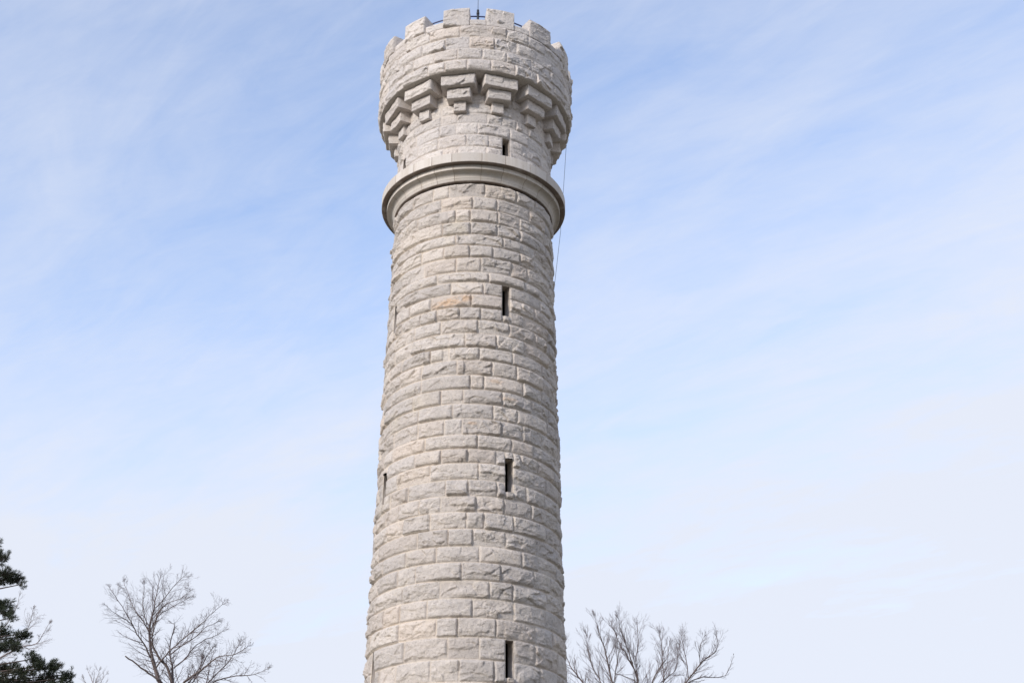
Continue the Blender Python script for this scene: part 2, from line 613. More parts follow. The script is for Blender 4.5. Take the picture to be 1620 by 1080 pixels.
# ------------------------------------------------------------------ ground
def build_ground():
    radii = [0, 8, 20, 45, 90, 180, 400, 900, 2500]
    n = 64
    V = [(0, 0, 0)]
    F = []
    for r in radii[1:]:
        for i in range(n):
            a = 2 * math.pi * i / n
            z = 0.0 if r < 100 else -0.004 * (r - 100)
            V.append((r * math.cos(a), r * math.sin(a), z))
    for i in range(n):
        F.append((0, 1 + i, 1 + (i + 1) % n))
    for k in range(len(radii) - 2):
        a, b = 1 + k * n, 1 + (k + 1) * n
        for i in range(n):
            j = (i + 1) % n
            F.append((a + i, b + i, b + j, a + j))
    o = mesh_obj('ground', V, F, ground_material())
    tag(o, None, None, kind='structure')


build_ground()

# ------------------------------------------------------------------ the tower
tower = empty('stone_tower')
tag(tower, 'tall round tower of rough pale grey stone blocks with battlements on corbels', 'tower')
rng = np.random.default_rng(7)

# bed joints of the shaft, from the cornice down to the bottom of the picture, then on to the ground
BEDS = [21.22, 20.82, 20.44, 20.06, 19.69, 19.37, 19.02, 18.60, 18.31, 17.96, 17.60, 17.26, 16.89, 16.50, 16.16, 15.76, 15.39, 15.01, 14.63,
        14.22, 13.87, 13.51, 13.10, 12.71, 12.32, 11.92, 11.52, 11.14, 10.73, 10.32, 9.89, 9.47, 8.98, 8.50]
# upright joints noted on the photograph, course by course from the top: (pixel x); angles follow from the radius
JOINT_X = [[686, 711, 767, 815], [699, 748, 785.6, 836], [721, 744, 787, 822], [701, 744, 786, 821], [660, 721, 795], [703, 743, 779, 821],
           [672, 722, 761, 808], [692, 773, 828], [642, 714], [683, 745.6], [692, 727, 760], [657, 698, 756, 804.7], [653, 735.5, 785],
           [710.5, 758, 810], [668, 723, 778], [667, 744, 765], [655, 698, 733, 794], [663, 716, 780], [703, 731, 792], [673, 755, 808],
           [698, 740], [681, 757], [647, 705.5, 740.5], [664, 697, 753], [680.5, 738, 765.5], [661, 709, 748], [643, 690.5, 758],
           [658, 730, 791], [639, 696, 774], [676, 747], [632, 690.5, 724, 784], [640, 708, 758], [681, 726]]


def shaft_r(z):
    return 2.07 + (20 - z) * 0.0156


def theta_at_px(x, z, R):
    """angle on the wall (0 facing the camera) at height z whose picture x is x"""
    lo, hi = -75.0, 75.0
    for _ in range(40):
        mid = 0.5 * (lo + hi)
        t = math.radians(mid)
        q = np.array([R * math.sin(t), -R * math.cos(t), z]) - EYEP
        if 810 + FPX * (q @ RT) / (q @ FW) < x:
            lo = mid
        else:
            hi = mid
    return lo


beds_low = list(np.linspace(0.0, BEDS[-1], 18)[:-1])
joints_z = beds_low + BEDS[::-1]
rows = []
for k in range(len(joints_z) - 1):
    z0, z1 = joints_z[k], joints_z[k + 1]
    zc_ = 0.5 * (z0 + z1)
    kk = k - len(beds_low)
    known = []
    if kk >= 0:
        xs = JOINT_X[len(JOINT_X) - 1 - kk]
        known = [theta_at_px(x, zc_, shaft_r(zc_)) for x in xs]
    rows.append(fill_joints(known, rng, shaft_r(zc_)))

# slit windows: (theta0, theta1, z0, z1)
SLITS = [(20.5, 25.9, 17.43, 18.31), (22.2, 27.5, 12.86, 13.70), (22.1, 27.1, 8.62, 9.455),
         (-67.5, -61.6, 17.43, 18.31), (-68.6, -62.4, 12.90, 13.70), (-68.5, -63.2, 8.72, 9.455)]
UP_SLITS = [(20.4, 26.0, 22.12, 22.74), (-66.6, -61.4, 22.12, 22.74)]

ex = [s[i] for s in SLITS for i in (0, 1)]
cols = columns(2.2, -112, 112, 0.0165, 0.06)
for e in ex:
    cols[np.argmin(np.abs(cols - e))] = e
# slits use their own column pair: keep every exact angle
cols = np.unique(np.concatenate([cols, ex]))
keepc = [cols[0]]
exs = set(round(e, 6) for e in ex)
for c_ in cols[1:]:
    if c_ - keepc[-1] < 0.12:
        if round(c_, 6) in exs:
            if round(keepc[-1], 6) in exs:
                keepc.append(c_)
            else:
                keepc[-1] = c_
        continue
    keepc.append(c_)
cols = np.array(keepc)
V, Q, at, I, DSP = masonry_grid(joints_z, shaft_r, rows, cols, rng, 0.056, 0.86, mort=0.008, zres=lambda z: 0.0165 if z > 8.2 else 0.06, slits=SLITS)
# rusty stains on single blocks
th_v = np.degrees(np.arctan2(V[:, 0], -V[:, 1]))


def blob(tc_, zc_, wt, wz, slope=0.0):
    d = ((th_v - tc_) / wt) ** 2 + ((V[:, 2] - zc_ - slope * (th_v - tc_)) / wz) ** 2
    return np.clip(1.25 - d, 0, 1)


stain = np.zeros(len(V))
for tcx, y_c, wpx, hz, sl in ((716, 17.76, 34, 0.13, 0.006), (784, 15.62, 14, 0.06, 0.0), (746, 14.5, 10, 0.05, 0.0), (800, 15.2, 18, 0.04, 0)):
    t0 = theta_at_px(tcx, y_c, shaft_r(y_c)); t1 = theta_at_px(tcx + wpx, y_c, shaft_r(y_c))
    stain = np.maximum(stain, blob(t0, y_c, abs(t1 - t0), hz, sl) * (1.0 if wpx > 20 else 0.55))
at['stain'] = stain
mesh_obj('shaft', V, Q, M_SHAFT, tower, attrs=at)


def lathe(name, prof, mat, parent, joints=(), n=160, closed=False, tint_rng=None, groove=0.010, gw=0.011):
    """a turned ring; at each upright joint (deg) a narrow groove is sunk into its faces"""
    prof = np.array(prof, float)
    th = list(np.linspace(-180, 180, n + 1)[:-1])
    Rm = prof[:, 0].max()
    gd = math.degrees(gw / 2 / Rm)
    depth = {}
    for j in joints:
        th = [t for t in th if abs(t - j) > gd * 2.6]
        for t, g in ((j - gd * 1.7, 0), (j - gd * 0.6, 1), (j + gd * 0.6, 1), (j + gd * 1.7, 0)):
            th.append(t); depth[round(t, 7)] = g
    th = np.array(sorted(th))
    g = np.array([depth.get(round(t, 7), 0) for t in th])
    js = np.array(sorted(joints)) if len(joints) else np.array([0.0])
    r_ = np.random.default_rng(5)
    tv = r_.normal(0, 1, len(js) + 1)
    tint = tv[np.searchsorted(js, th)]
    m_, k = len(prof), len(th)
    Vv = np.zeros((m_, k, 3))
    T = np.radians(th)
    for i, (r, z) in enumerate(prof):
        rr = r - groove * g
        Vv[i] = np.stack([rr * np.sin(T), -rr * np.cos(T), np.full(k, z)], -1)
    Ix = np.arange(m_ * k).reshape(m_, k)
    I2 = np.concatenate([Ix, Ix[:, :1]], 1)
    A, Bb = (I2[:-1], I2[1:])
    Qq = np.stack([A[:, :-1], A[:, 1:], Bb[:, 1:], Bb[:, :-1]], -1).reshape(-1, 4)
    if closed:
        A, Bb = I2[-1], I2[0]
        Qq = np.concatenate([Qq, np.stack([A[:-1], A[1:], Bb[1:], Bb[:-1]], -1)])
    return mesh_obj(name, Vv.reshape(-1, 3), Qq, mat, parent, smooth=False,
                    attrs=dict(tint=np.tile(tint, m_), mort=np.tile(g * 0.8, m_)))


def shade_by_angle(o, deg=32):
    me = o.data
    me.polygons.foreach_set('use_smooth', np.ones(len(me.polygons), dtype=bool))
    me.set_sharp_from_angle(angle=RAD(deg))


# cornice ring (profile from the wall below outwards and up, then back to the drum)
cove = []
for i in range(9):
    a = i / 8 * math.pi / 2
    # hollow moulding between the lower lip and the fillet
    cove.append((2.312 - 0.155 * math.cos(a), 21.335 + 0.155 * math.sin(a)))
prof = [(1.95, 21.262), (2.118, 21.262), (2.132, 21.274), (2.140, 21.30), (2.150, 21.330)] + cove + \
       [(2.322, 21.492), (2.330, 21.500), (2.334, 21.606), (2.334, 21.622), (2.463, 21.622), (2.475, 21.634), (2.477, 21.885), (2.462, 21.903), (1.95, 22.02)]
jr = random.Random(3)
jts = [-150]
while jts[-1] < 150:
    jts.append(jts[-1] + jr.uniform(11.0, 18.0))
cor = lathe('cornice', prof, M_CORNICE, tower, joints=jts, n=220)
shade_by_angle(cor, 34)
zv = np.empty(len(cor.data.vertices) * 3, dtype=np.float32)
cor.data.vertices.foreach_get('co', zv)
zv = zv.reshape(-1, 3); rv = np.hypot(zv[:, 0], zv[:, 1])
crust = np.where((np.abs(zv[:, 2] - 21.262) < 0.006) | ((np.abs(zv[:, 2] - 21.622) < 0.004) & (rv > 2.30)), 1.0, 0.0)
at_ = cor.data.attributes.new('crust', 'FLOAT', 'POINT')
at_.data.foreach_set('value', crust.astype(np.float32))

# upper drum between the cornice and the parapet
DRUM_R = 2.065
dj = [21.85, 22.38, 22.75, 23.12, 23.42, 23.73, 24.04, 24.39]
UPX = [[], [738, 773, 826], [722, 756, 806], [698, 724, 771, 794], [699, 738, 782, 810], [728, 769, 808], [735], [752]]
drows = []
for k in range(len(dj) - 1):
    zc_ = 0.5 * (dj[k] + dj[k + 1])
    drows.append(fill_joints([theta_at_px(x, zc_, DRUM_R) for x in UPX[k]], rng, DRUM_R, 0.4, 0.8))
exd = [s[i] for s in UP_SLITS for i in (0, 1)]
cols = columns(DRUM_R, -112, 112, 0.0165, 0.06, exd)
V, Q, at, I, DSP = masonry_grid(dj, lambda z: DRUM_R, drows, cols, rng, 0.028, 0.82, mort=0.0065, zres=0.0165, slits=UP_SLITS)
th_v = np.degrees(np.arctan2(V[:, 0], -V[:, 1]))
mesh_obj('drum', V, Q, M_UPPER, tower, attrs=at)

# parapet wall
PR = 2.645
pj = [24.39, 24.745, 25.11, 25.50, 25.875]
PX = [[677.5, 704, 739, 777, 815, 848], [655, 687, 724, 763, 801, 840], [669, 705, 743, 782, 817, 847], [681, 728, 801, 834]]
prows = []
for k in range(4):
    zc_ = 0.5 * (pj[k] + pj[k + 1])
    prows.append(fill_joints([theta_at_px(x, zc_, PR) for x in PX[k]], rng, PR, 0.55, 0.85))
cols = columns(PR, -112, 112, 0.0165, 0.06)
V, Q, at, I, DSP = masonry_grid(pj, lambda z: PR, prows, cols, rng, 0.042, 0.85, mort=0.006, zres=0.0165)
nV = len(V)
k = I.shape[1]
T = np.radians(cols)


def ring(r, z):
    return np.stack([r * np.sin(T), -r * np.cos(T), np.full(k, z)], -1)


PIN = 2.20                                       # inner face of the parapet
extra = [ring(PR - 0.012, 24.386), ring(DRUM_R - 0.05, 24.386), ring(PR - 0.01, 25.876), ring(PIN, 25.876), ring(PIN, 24.9)]
VV = np.concatenate([V] + extra)
base_i = [nV + i * k for i in range(5)]
faces = [Q]


def strip(a, b):
    a = np.concatenate([a, a[:1]]); b = np.concatenate([b, b[:1]])
    return np.stack([a[:-1], a[1:], b[1:], b[:-1]], -1)


ar = np.arange(k)
faces += [strip(base_i[0] + ar, I[0]), strip(base_i[1] + ar, base_i[0] + ar), strip(I[-1], base_i[2] + ar), strip(base_i[2] + ar, base_i[3] + ar),
          strip(base_i[3] + ar, base_i[4] + ar)]
for q in ('mort', 'tint', 'hue'):
    at[q] = np.concatenate([at[q], np.full(5 * k, 0.0)])
par = mesh_obj('parapet', VV, np.concatenate(faces), M_UPPER, tower, attrs=at)
par.data.set_sharp_from_angle(angle=RAD(70))
# deck inside the parapet
lathe('roof_deck', [(0.01, 25.0), (2.19, 24.95), (2.19, 24.80), (0.01, 24.80)], M_REVEAL, tower, n=48)


# single rock-faced stones -------------------------------------------------
def stone(name, half_w, depth, z0, z1, dep, amp, seed, mat, parent, theta, r_front, arc=False, res=0.016, taper=0.0, label=None):
    """a block standing out from the wall: split outer face, dressed sides; theta in degrees, r_front its outer face"""
    r_ = np.random.default_rng(seed)
    nu = max(6, int(2 * half_w / res)); nv = max(6, int((z1 - z0) / res))
    u = np.linspace(0, 2 * half_w, nu + 1); v = np.linspace(0, z1 - z0, nv + 1)
    U, Vv = np.meshgrid(u, v)
    P = {q: a[0] for q, a in block_params(1, r_, dep, amp).items()}
    P['edge'] = 0.035
    h, _ = rock_face(U, Vv, 2 * half_w, z1 - z0, U + seed * 3.7, Vv + seed * 1.3, P, 0.0)
    e = np.minimum(np.minimum(U, 2 * half_w - U), np.minimum(Vv, z1 - z0 - Vv))
    h = np.where(e <= 1e-6, 0.0, np.maximum(h, 0.004))
    jag = 0.007 * perlin(U * 9 + seed, Vv * 9, 3)
    x = U - half_w
    nd = max(3, int(depth / 0.05))
    # front grid, then rings of the outline going back
    t = math.radians(theta)

    def place(xx, rr, zz):
        if arc:
            a = t + xx / r_front
            return np.stack([rr * np.sin(a), -rr * np.cos(a), zz], -1)
        sx, sy = math.cos(t), math.sin(t)
        return np.stack([rr * math.sin(t) + xx * sx, -rr * math.cos(t) + xx * sy, zz], -1)
    front = place(x, r_front + h + jag * (e > 0), Vv + z0)
    Ix = np.arange((nu + 1) * (nv + 1)).reshape(nv + 1, nu + 1)
    Fq = [np.stack([Ix[:-1, :-1], Ix[:-1, 1:], Ix[1:, 1:], Ix[1:, :-1]], -1).reshape(-1, 4)]
    loop = np.concatenate([Ix[0, :-1], Ix[:-1, -1], Ix[-1, :0:-1], Ix[:0:-1, 0]])
    lx = x.ravel()[loop]; lz = Vv.ravel()[loop] + z0
    Vs = [front.reshape(-1, 3)]
    cnt = front.shape[0] * front.shape[1]
    prev = loop
    cxm, czm = 0.0, 0.5 * (z0 + z1)
    for i in range(1, nd + 1):
        f = i / nd
        g = 0.006 * min(1, i) + 0.004 * perlin(lx * 8 + i * 1.7 + seed, lz * 8, 9)
        ox = lx + np.sign(lx) * (np.abs(lx) > half_w - 1e-4) * g
        oz = lz + np.where(lz > z1 - 1e-4, g * 0.3, np.where(lz < z0 + 1e-4, -g * 0.3, 0))
        p = place(ox * (1 - taper * f), np.full(len(lx), r_front - depth * f), oz)
        Vs.append(p)
        cur = cnt + np.arange(len(loop)); cnt += len(loop)
        a = np.concatenate([prev, prev[:1]]); b = np.concatenate([cur, cur[:1]])
        Fq.append(np.stack([a[1:], a[:-1], b[:-1], b[1:]], -1))
        prev = cur
    fl = [tuple(int(q) for q in f) for f in np.concatenate(Fq)] + [tuple(int(q) for q in prev)]
    n = cnt
    o = mesh_obj(name, np.concatenate(Vs), fl, mat, parent,
                 attrs=dict(mort=np.zeros(n), tint=np.full(n, float(P['tint'])), hue=np.full(n, float(P['hue']) * 0.6)))
    o.data.set_sharp_from_angle(angle=RAD(50))
    if label:
        o['label'] = label
    return o


COR_TH = [-93, -65.3, -38.0, -10.8, 15.8, 43.6, 71.0]
COR_TH += [71.0 + (360 - 164.0) / 7 * i for i in range(1, 7)]
for i, th in enumerate(COR_TH):
    top = stone('corbel', 0.455, 0.56, 24.045, 24.372, 0.018, 0.75, 100 + i, M_UPPER, tower, th, 2.495)
    stone('corbel_stone', 0.315, 0.45, 23.735, 24.041, 0.018, 0.75, 200 + i, M_UPPER, top, th, 2.350)
    stone('corbel_stone', 0.158, 0.28, 23.425, 23.731, 0.014, 0.7, 300 + i, M_UPPER, top, th, 2.190)

MER = [(-73.5, -57.6), (-46.8, -31.4), (-19.6, -4.3), (5.7, 22.2), (32.6, 49.2), (59.5, 75.5)]
step = (360 - (67.5 + 65.5)) / 8
MER += [(67.5 + step * i - 7.9, 67.5 + step * i + 7.9) for i in range(1, 8)]
MR = 2.672
for i, (a, b) in enumerate(MER):
    hw = math.radians(b - a) / 2 * MR
    stone('merlon', hw, 0.46, 25.872, 26.455, 0.034, 0.95, 400 + i, M_UPPER, tower, 0.5 * (a + b), MR, arc=True)
for i in range(len(MER)):
    a = MER[i][1]
    b = MER[(i + 1) % len(MER)][0]
    if b < a:
        b += 360
    mid = 0.5 * (a + b)
    hw = math.radians(b - a) / 2 * PR - 0.008
    stone('coping', hw, 0.42, 25.880, 26.075, 0.012, 0.5, 500 + i, M_UPPER, tower, mid, PR + 0.002, arc=True)


# slit windows: reveals of dressed stone running into the dark of the stair
def slit(s, r, drum=False):
    t0, t1, z0, z1 = s
    dz = 0.004
    Vv, Fq = [], []
    tm = math.radians(0.5 * (t0 + t1))
    nout = np.array([math.sin(tm), -math.cos(tm), 0])
    cs = []
    for (t, z) in ((t0, z0), (t1, z0), (t1, z1), (t0, z1)):
        rr = r(z) - 0.006
        cs.append(np.array([rr * math.sin(math.radians(t)), -rr * math.cos(math.radians(t)), z]))
    nd = 5
    for i in range(nd + 1):
        for c in cs:
            Vv.append(c - nout * 0.27 * i / nd)
    for i in range(nd):
        for q in range(4):
            a, b = i * 4 + q, i * 4 + (q + 1) % 4
            Fq.append((a, a + 4, b + 4, b))
    n = len(Vv)
    o = mesh_obj('slit_window', Vv, Fq, M_REVEAL, tower, smooth=False, attrs=dict(mort=np.zeros(n), tint=np.zeros(n)))
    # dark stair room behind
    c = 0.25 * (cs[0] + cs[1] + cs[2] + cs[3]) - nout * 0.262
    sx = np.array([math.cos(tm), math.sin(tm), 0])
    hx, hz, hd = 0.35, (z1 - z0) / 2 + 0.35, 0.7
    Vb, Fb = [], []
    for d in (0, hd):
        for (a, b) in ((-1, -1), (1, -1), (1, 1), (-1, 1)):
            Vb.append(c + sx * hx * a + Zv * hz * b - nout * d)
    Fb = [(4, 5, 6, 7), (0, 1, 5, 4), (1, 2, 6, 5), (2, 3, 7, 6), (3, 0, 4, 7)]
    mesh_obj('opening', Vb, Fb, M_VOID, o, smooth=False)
    if not drum:
        hw = math.radians(t1 - t0) / 2 * r(z0)
        stone('sill', hw + 0.035, 0.30, z0 - 0.085, z0 + 0.006, 0.008, 0.3, int(900 + z0 * 10 + t0), M_UPPER, o, 0.5 * (t0 + t1), r(z0) + 0.022, res=0.012)


for s in SLITS:
    slit(s, shaft_r)
for s in UP_SLITS:
    slit(s, lambda z: DRUM_R, True)


# ------------------------------------------------------------------ tubes
class Tubes:
    def __init__(self):
        self.V, self.F, self.n = [], [], 0

    def add(self, pts, rad, sides=4):
        pts = np.asarray(pts, float)
        n = len(pts)
        if n < 2:
            return
        tan = np.gradient(pts, axis=0)
        tan /= np.linalg.norm(tan, axis=1)[:, None] + 1e-9
        ref = np.array([0.31, 0.87, 0.38])
        a = np.cross(tan, ref)
        a /= np.linalg.norm(a, axis=1)[:, None] + 1e-9
        b = np.cross(tan, a)
        rad = np.broadcast_to(np.asarray(rad, float), (n,))
        ang = np.arange(sides) * 2 * math.pi / sides
        ringv = pts[:, None, :] + rad[:, None, None] * (np.cos(ang)[None, :, None] * a[:, None, :] + np.sin(ang)[None, :, None] * b[:, None, :])
        self.V.append(ringv.reshape(-1, 3))
        Ix = self.n + np.arange(n * sides).reshape(n, sides)
        I2 = np.concatenate([Ix, Ix[:, :1]], 1)
        self.F += [tuple(q) for q in np.stack([I2[:-1, :-1], I2[:-1, 1:], I2[1:, 1:], I2[1:, :-1]], -1).reshape(-1, 4).tolist()]
        self.F.append(tuple(Ix[0, ::-1].tolist()))
        self.F.append(tuple(Ix[-1].tolist()))
        self.n += n * sides

    def build(self, name, mat, parent=None):
        return mesh_obj(name, np.concatenate(self.V), self.F, mat, parent)


# ------------------------------------------------------------------ rail, antenna and cable on the tower
RAIL_R, RAIL_Z = 2.30, 26.475
tb = Tubes()
a_ = np.linspace(0, 2 * math.pi, 97)
tb.add(np.stack([RAIL_R * np.sin(a_), -RAIL_R * np.cos(a_), np.full(97, RAIL_Z)], -1), 0.020, 8)
rail = empty('railing', (0, 0, 24.95))
tag(rail, 'thin dark blue metal rail running behind the gaps between the battlements', 'railing')
o = tb.build('rail', M_RAIL, rail)
o.location = (0, 0, -24.95)
for i in range(13):
    tp = Tubes()
    t = math.radians(0.5 * (MER[i][0] + MER[i][1]))
    q = np.array([RAIL_R * math.sin(t), -RAIL_R * math.cos(t), 0])
    tp.add([q + Zv * 24.93, q + Zv * RAIL_Z], 0.018, 8)
    o = tp.build('post', M_RAIL, rail)
    o.location = (0, 0, -24.95)


def px_on(u, v, r, front=True):
    d = ray(u, v)
    a = d[0] ** 2 + d[1] ** 2; b = EYEP[1] * d[1]; c = EYEP[1] ** 2 - r * r
    t = (-b - math.sqrt(max(b * b - a * c, 0))) / a
    return EYEP + d * t


ap = px_on(756, 31, 2.32)
ant = empty('whip_antenna', tuple(ap))
tag(ant, 'black whip antenna standing on the tower top between two battlements', 'antenna')
top_z = px_on(756, 16.5, 2.32)[2] - ap[2]
tb = Tubes(); tb.add([(0, 0, -0.35), (0, 0, top_z)], 0.034, 10)
tb.build('base', M_BLACK, ant)
tb = Tubes(); tb.add([(0, 0, top_z * 0.55), (0, 0, top_z * 0.72)], 0.042, 10)
tb.build('collar', M_BLACK, ant)
tb = Tubes(); tb.add([(0, 0, top_z - 0.02), (0, 0, top_z + 1.3)], [0.0075, 0.006], 6)
tb.build('whip', M_BLACK, ant)


def px_at_z(u, v, z):
    d = ray(u, v)
    return EYEP + d * ((z - EYEP[2]) / d[2])


def polar(th, r, z):
    t = math.radians(th)
    return np.array([r * math.sin(t), -r * math.cos(t), z])


ca = px_at_z(897.2, 233, 24.39)
cb = px_at_z(890.6, 363, 21.62)
tha = math.degrees(math.atan2(ca[0], -ca[1])); thb = math.degrees(math.atan2(cb[0], -cb[1]))
pts = [polar(tha - 3, PR + 0.07, 25.9), polar(tha, PR + 0.07, 25.2), polar(tha, PR + 0.06, 24.42)]
top, bot = pts[-1], polar(thb, 2.50, 21.75)
for i in range(1, 12):
    f = i / 12
    pts.append(top * (1 - f) + bot * f + np.array([0, 0, -0.10 * math.sin(math.pi * f)]))
pts += [bot, polar(thb, 2.50, 21.58)]
top, bot = pts[-1], polar(thb + 2, shaft_r(18.3) + 0.08, 18.6)
for i in range(1, 12):
    f = i / 12
    pts.append(top * (1 - f) + bot * f)
pts += [bot] + [polar(thb + 2, shaft_r(z) + 0.10, z) for z in (17, 14, 11, 8, 4, 0)]
tb = Tubes(); tb.add(pts, 0.0055, 5)
cable = tb.build('lightning_cable', M_CABLE)
tag(cable, 'thin dark cable hanging down the right side of the tower past the cornice', 'cable')


# ------------------------------------------------------------------ bare trees
def norm(v):
    return v / (np.linalg.norm(v) + 1e-9)


class BareTree:
    def __init__(self, y, seed, scale=1.0, twig_r=0.0045, wander=0.10, ang=(24, 56), dens=0.70):
        self.wander, self.ang, self.dens = wander, ang, dens
        self.y, self.rnd, self.s, self.tr = y, random.Random(seed), scale, twig_r
        self.wood, self.twig = Tubes(), Tubes()

    def pt(self, u, v, dy=0.0):
        return at_y(u, v, self.y + dy)

    def vec(self):
        r = self.rnd
        return norm(np.array([r.gauss(0, 1), r.gauss(0, 1), r.gauss(0, 1)]))

    def grow(self, p, d, length, r0, level, up=0.25):
        r = self.rnd
        n = 5 if level > 0 else 4
        pts = [np.array(p)]
        d = norm(np.array(d))
        seg = length / n
        for i in range(n):
            d = norm(d + self.wander * self.vec() + np.array([0, 0, up * 0.20]))
            pts.append(pts[-1] + d * seg)
        tip = max(self.tr * 0.5, r0 * 0.35)
        (self.wood if r0 > 0.03 else self.twig).add(pts, np.linspace(r0, tip, n + 1), 5 if r0 > 0.03 else 3)
        if level <= 0:
            return
        k = r.randint(3, 5) if level > 1 else r.randint(4, 6)
        for c in range(k):
            f = 0.18 + 0.80 * (c + r.random()) / k
            j = min(int(f * n), n - 1)
            q = pts[j] + (pts[j + 1] - pts[j]) * (f * n - j)
            ax = norm(pts[j + 1] - pts[j])
            side = self.vec(); side = norm(side - ax * (side @ ax))
            ang = RAD(r.uniform(*self.ang))
            nd = ax * math.cos(ang) + side * math.sin(ang)
            self.grow(q, nd, length * r.uniform(0.40, 0.72) * (1.15 - 0.5 * f), max(self.tr * 0.8, r0 * (0.42 - 0.12 * f)), level - 1, up)

    def limb(self, pix, r0, r1, every=0.42, tw=1.25, lev=2, dy0=0.0, dy1=0.0, up=0.14, start=0.12, end_spray=True):
        """a limb following the listed photograph pixels, leaning in depth from dy0 to dy1, with side branches"""
        r = self.rnd
        n = len(pix)
        raw = [self.pt(u, v, dy0 + (dy1 - dy0) * i / (n - 1)) for i, (u, v) in enumerate(pix)]
        # resample with a smooth curve and a small wander
        raw = np.array(raw)
        tt = np.linspace(0, n - 1, (n - 1) * 4 + 1)
        out = []
        for t in tt:
            i = min(int(t), n - 2); f = t - i
            p0 = raw[max(i - 1, 0)]; p1 = raw[i]; p2 = raw[i + 1]; p3 = raw[min(i + 2, n - 1)]
            out.append(0.5 * ((2 * p1) + (-p0 + p2) * f + (2 * p0 - 5 * p1 + 4 * p2 - p3) * f * f + (-p0 + 3 * p1 - 3 * p2 + p3) * f ** 3))
        out = np.array(out)
        for i in range(1, len(out) - 1):
            out[i] += 0.010 * self.s * np.array([r.gauss(0, 1), r.gauss(0, 1), r.gauss(0, 1)])
        rad = 0.70 * np.linspace(r0 ** 0.7, r1 ** 0.7, len(out)) ** (1 / 0.7)
        self.wood.add(out, rad, 7)
        L = np.concatenate([[0], np.cumsum(np.linalg.norm(np.diff(out, axis=0), axis=1))])
        t = L[-1] * start + r.random() * every
        while t < L[-1] and lev > 0:
            i = min(np.searchsorted(L, t) - 1, len(out) - 2); i = max(i, 0)
            f = (t - L[i]) / (L[i + 1] - L[i] + 1e-9)
            q = out[i] * (1 - f) + out[i + 1] * f
            ax = norm(out[i + 1] - out[i])
            side = self.vec(); side = norm(side - ax * (side @ ax))
            ang = RAD(r.uniform(*self.ang))
            rr = rad[i] * (1 - f) + rad[i + 1] * f
            ln = 1.25 * tw * r.uniform(0.5, 1.25) * (1.15 - 0.68 * t / L[-1])
            self.grow(q, ax * math.cos(ang) + side * math.sin(ang), ln, max(self.tr * 1.1, min(rr * 0.62, 0.019)), lev - 1 if r.random() < 0.45 else lev - 1, up)
            t += self.dens * every * r.uniform(0.6, 1.4)
        if end_spray and lev > 0:
            ax = norm(out[-1] - out[-2])
            for _ in range(3):
                self.grow(out[-1], norm(ax + 0.45 * self.vec()), 0.5 * tw * r.uniform(0.45, 0.8), r1 * 0.6, lev - 1, up)
        return out

    def trunk(self, pix_top, r_base, r_top, lean=0.0):
        """from the ground up to the pixel where the limbs part"""
        tp = self.pt(*pix_top)
        base = np.array([tp[0] + lean, self.y, 0.0])
        k = 9
        P = [base + (tp - base) * (i / k) + (0.10 * self.s * np.array([self.rnd.gauss(0, 1), self.rnd.gauss(0, 1), 0]) if 0 < i < k else 0) for i in range(k + 1)]
        rad = np.linspace(r_base, r_top, k + 1); rad[0] *= 1.35
        t = Tubes(); t.add(P, rad, 10)
        return t, base

    def finish(self, name, trunk, base, label, cat, mats, group=None):
        root = empty(name, tuple(base))
        tag(root, label, cat, group)
        for nm, tb_, mt in (('trunk', trunk, mats[0]), ('limbs', self.wood, mats[0]), ('crown', self.twig, mats[1])):
            if tb_.V:
                o_ = tb_.build(nm, mt, root)
                o_.location = tuple(-base)
        return root


# the large bare tree on the left
T = BareTree(27.0, 11, wander=0.12, dens=0.58, twig_r=0.0035)
J = (276, 1108)
tr, bs = T.trunk(J, 0.36, 0.20)
T.limb([J, (254, 1080), (246, 1059), (238.6, 1028), (236.5, 992), (243, 965), (246, 944), (253, 914)], 0.15, 0.016, 0.30, 1.1, 3, 0, 1.0)
T.limb([(238, 1040), (229, 1020), (216.5, 1002), (204, 977), (189, 952), (174.6, 931)], 0.055, 0.012, 0.30, 0.85, 3, 0.2, -1.2)
T.limb([(210, 989), (201, 981), (191, 975), (177, 966), (168, 957)], 0.030, 0.010, 0.28, 0.65, 2, -0.5, -1.6)
T.limb([(236, 1000), (226, 981), (214, 965), (205, 945), (196, 921)], 0.036, 0.012, 0.28, 0.8, 3, 0.4, 1.8)
T.limb([(238, 993), (229, 975), (226, 950), (228, 926)], 0.034, 0.012, 0.28, 0.8, 3, 0.4, 0.0)
T.limb([(246, 961), (262, 944), (276, 925), (290, 912)], 0.034, 0.011, 0.28, 0.75, 3, 0.6, -1.0)
T.limb([(237, 1000), (250, 975), (268, 962), (286, 952), (301, 944)], 0.036, 0.011, 0.28, 0.75, 3, 0.4, 1.6)
T.limb([(247, 972), (262, 955), (282, 948), (298, 936)], 0.030, 0.010, 0.26, 0.7, 3, 0.5, -0.6)
T.limb([J, (267, 1061), (252, 1040), (242, 1021), (241, 1003), (247, 978), (256, 962)], 0.10, 0.022, 0.32, 0.9, 3, 0.3, -0.8)
T.limb([J, (273, 1059), (269, 1034), (270, 1014), (276, 990), (272, 985)], 0.075, 0.014, 0.34, 0.7, 2, 0, 2.0)
T.limb([(247, 1055), (259, 1040), (271, 1026), (298, 1003), (318, 986), (330, 975), (351, 956)], 0.050, 0.012, 0.30, 0.85, 3, 0.1, -1.6)
T.limb([(270, 1034), (290, 1019), (309, 1007), (325, 992), (342, 984)], 0.042, 0.012, 0.28, 0.8, 3, 0.5, 0.8)
T.limb([(275, 1056), (294, 1040), (303, 1028), (315, 1016), (340, 1005), (352, 998)], 0.046, 0.012, 0.30, 0.8, 3, 0, 2.0)
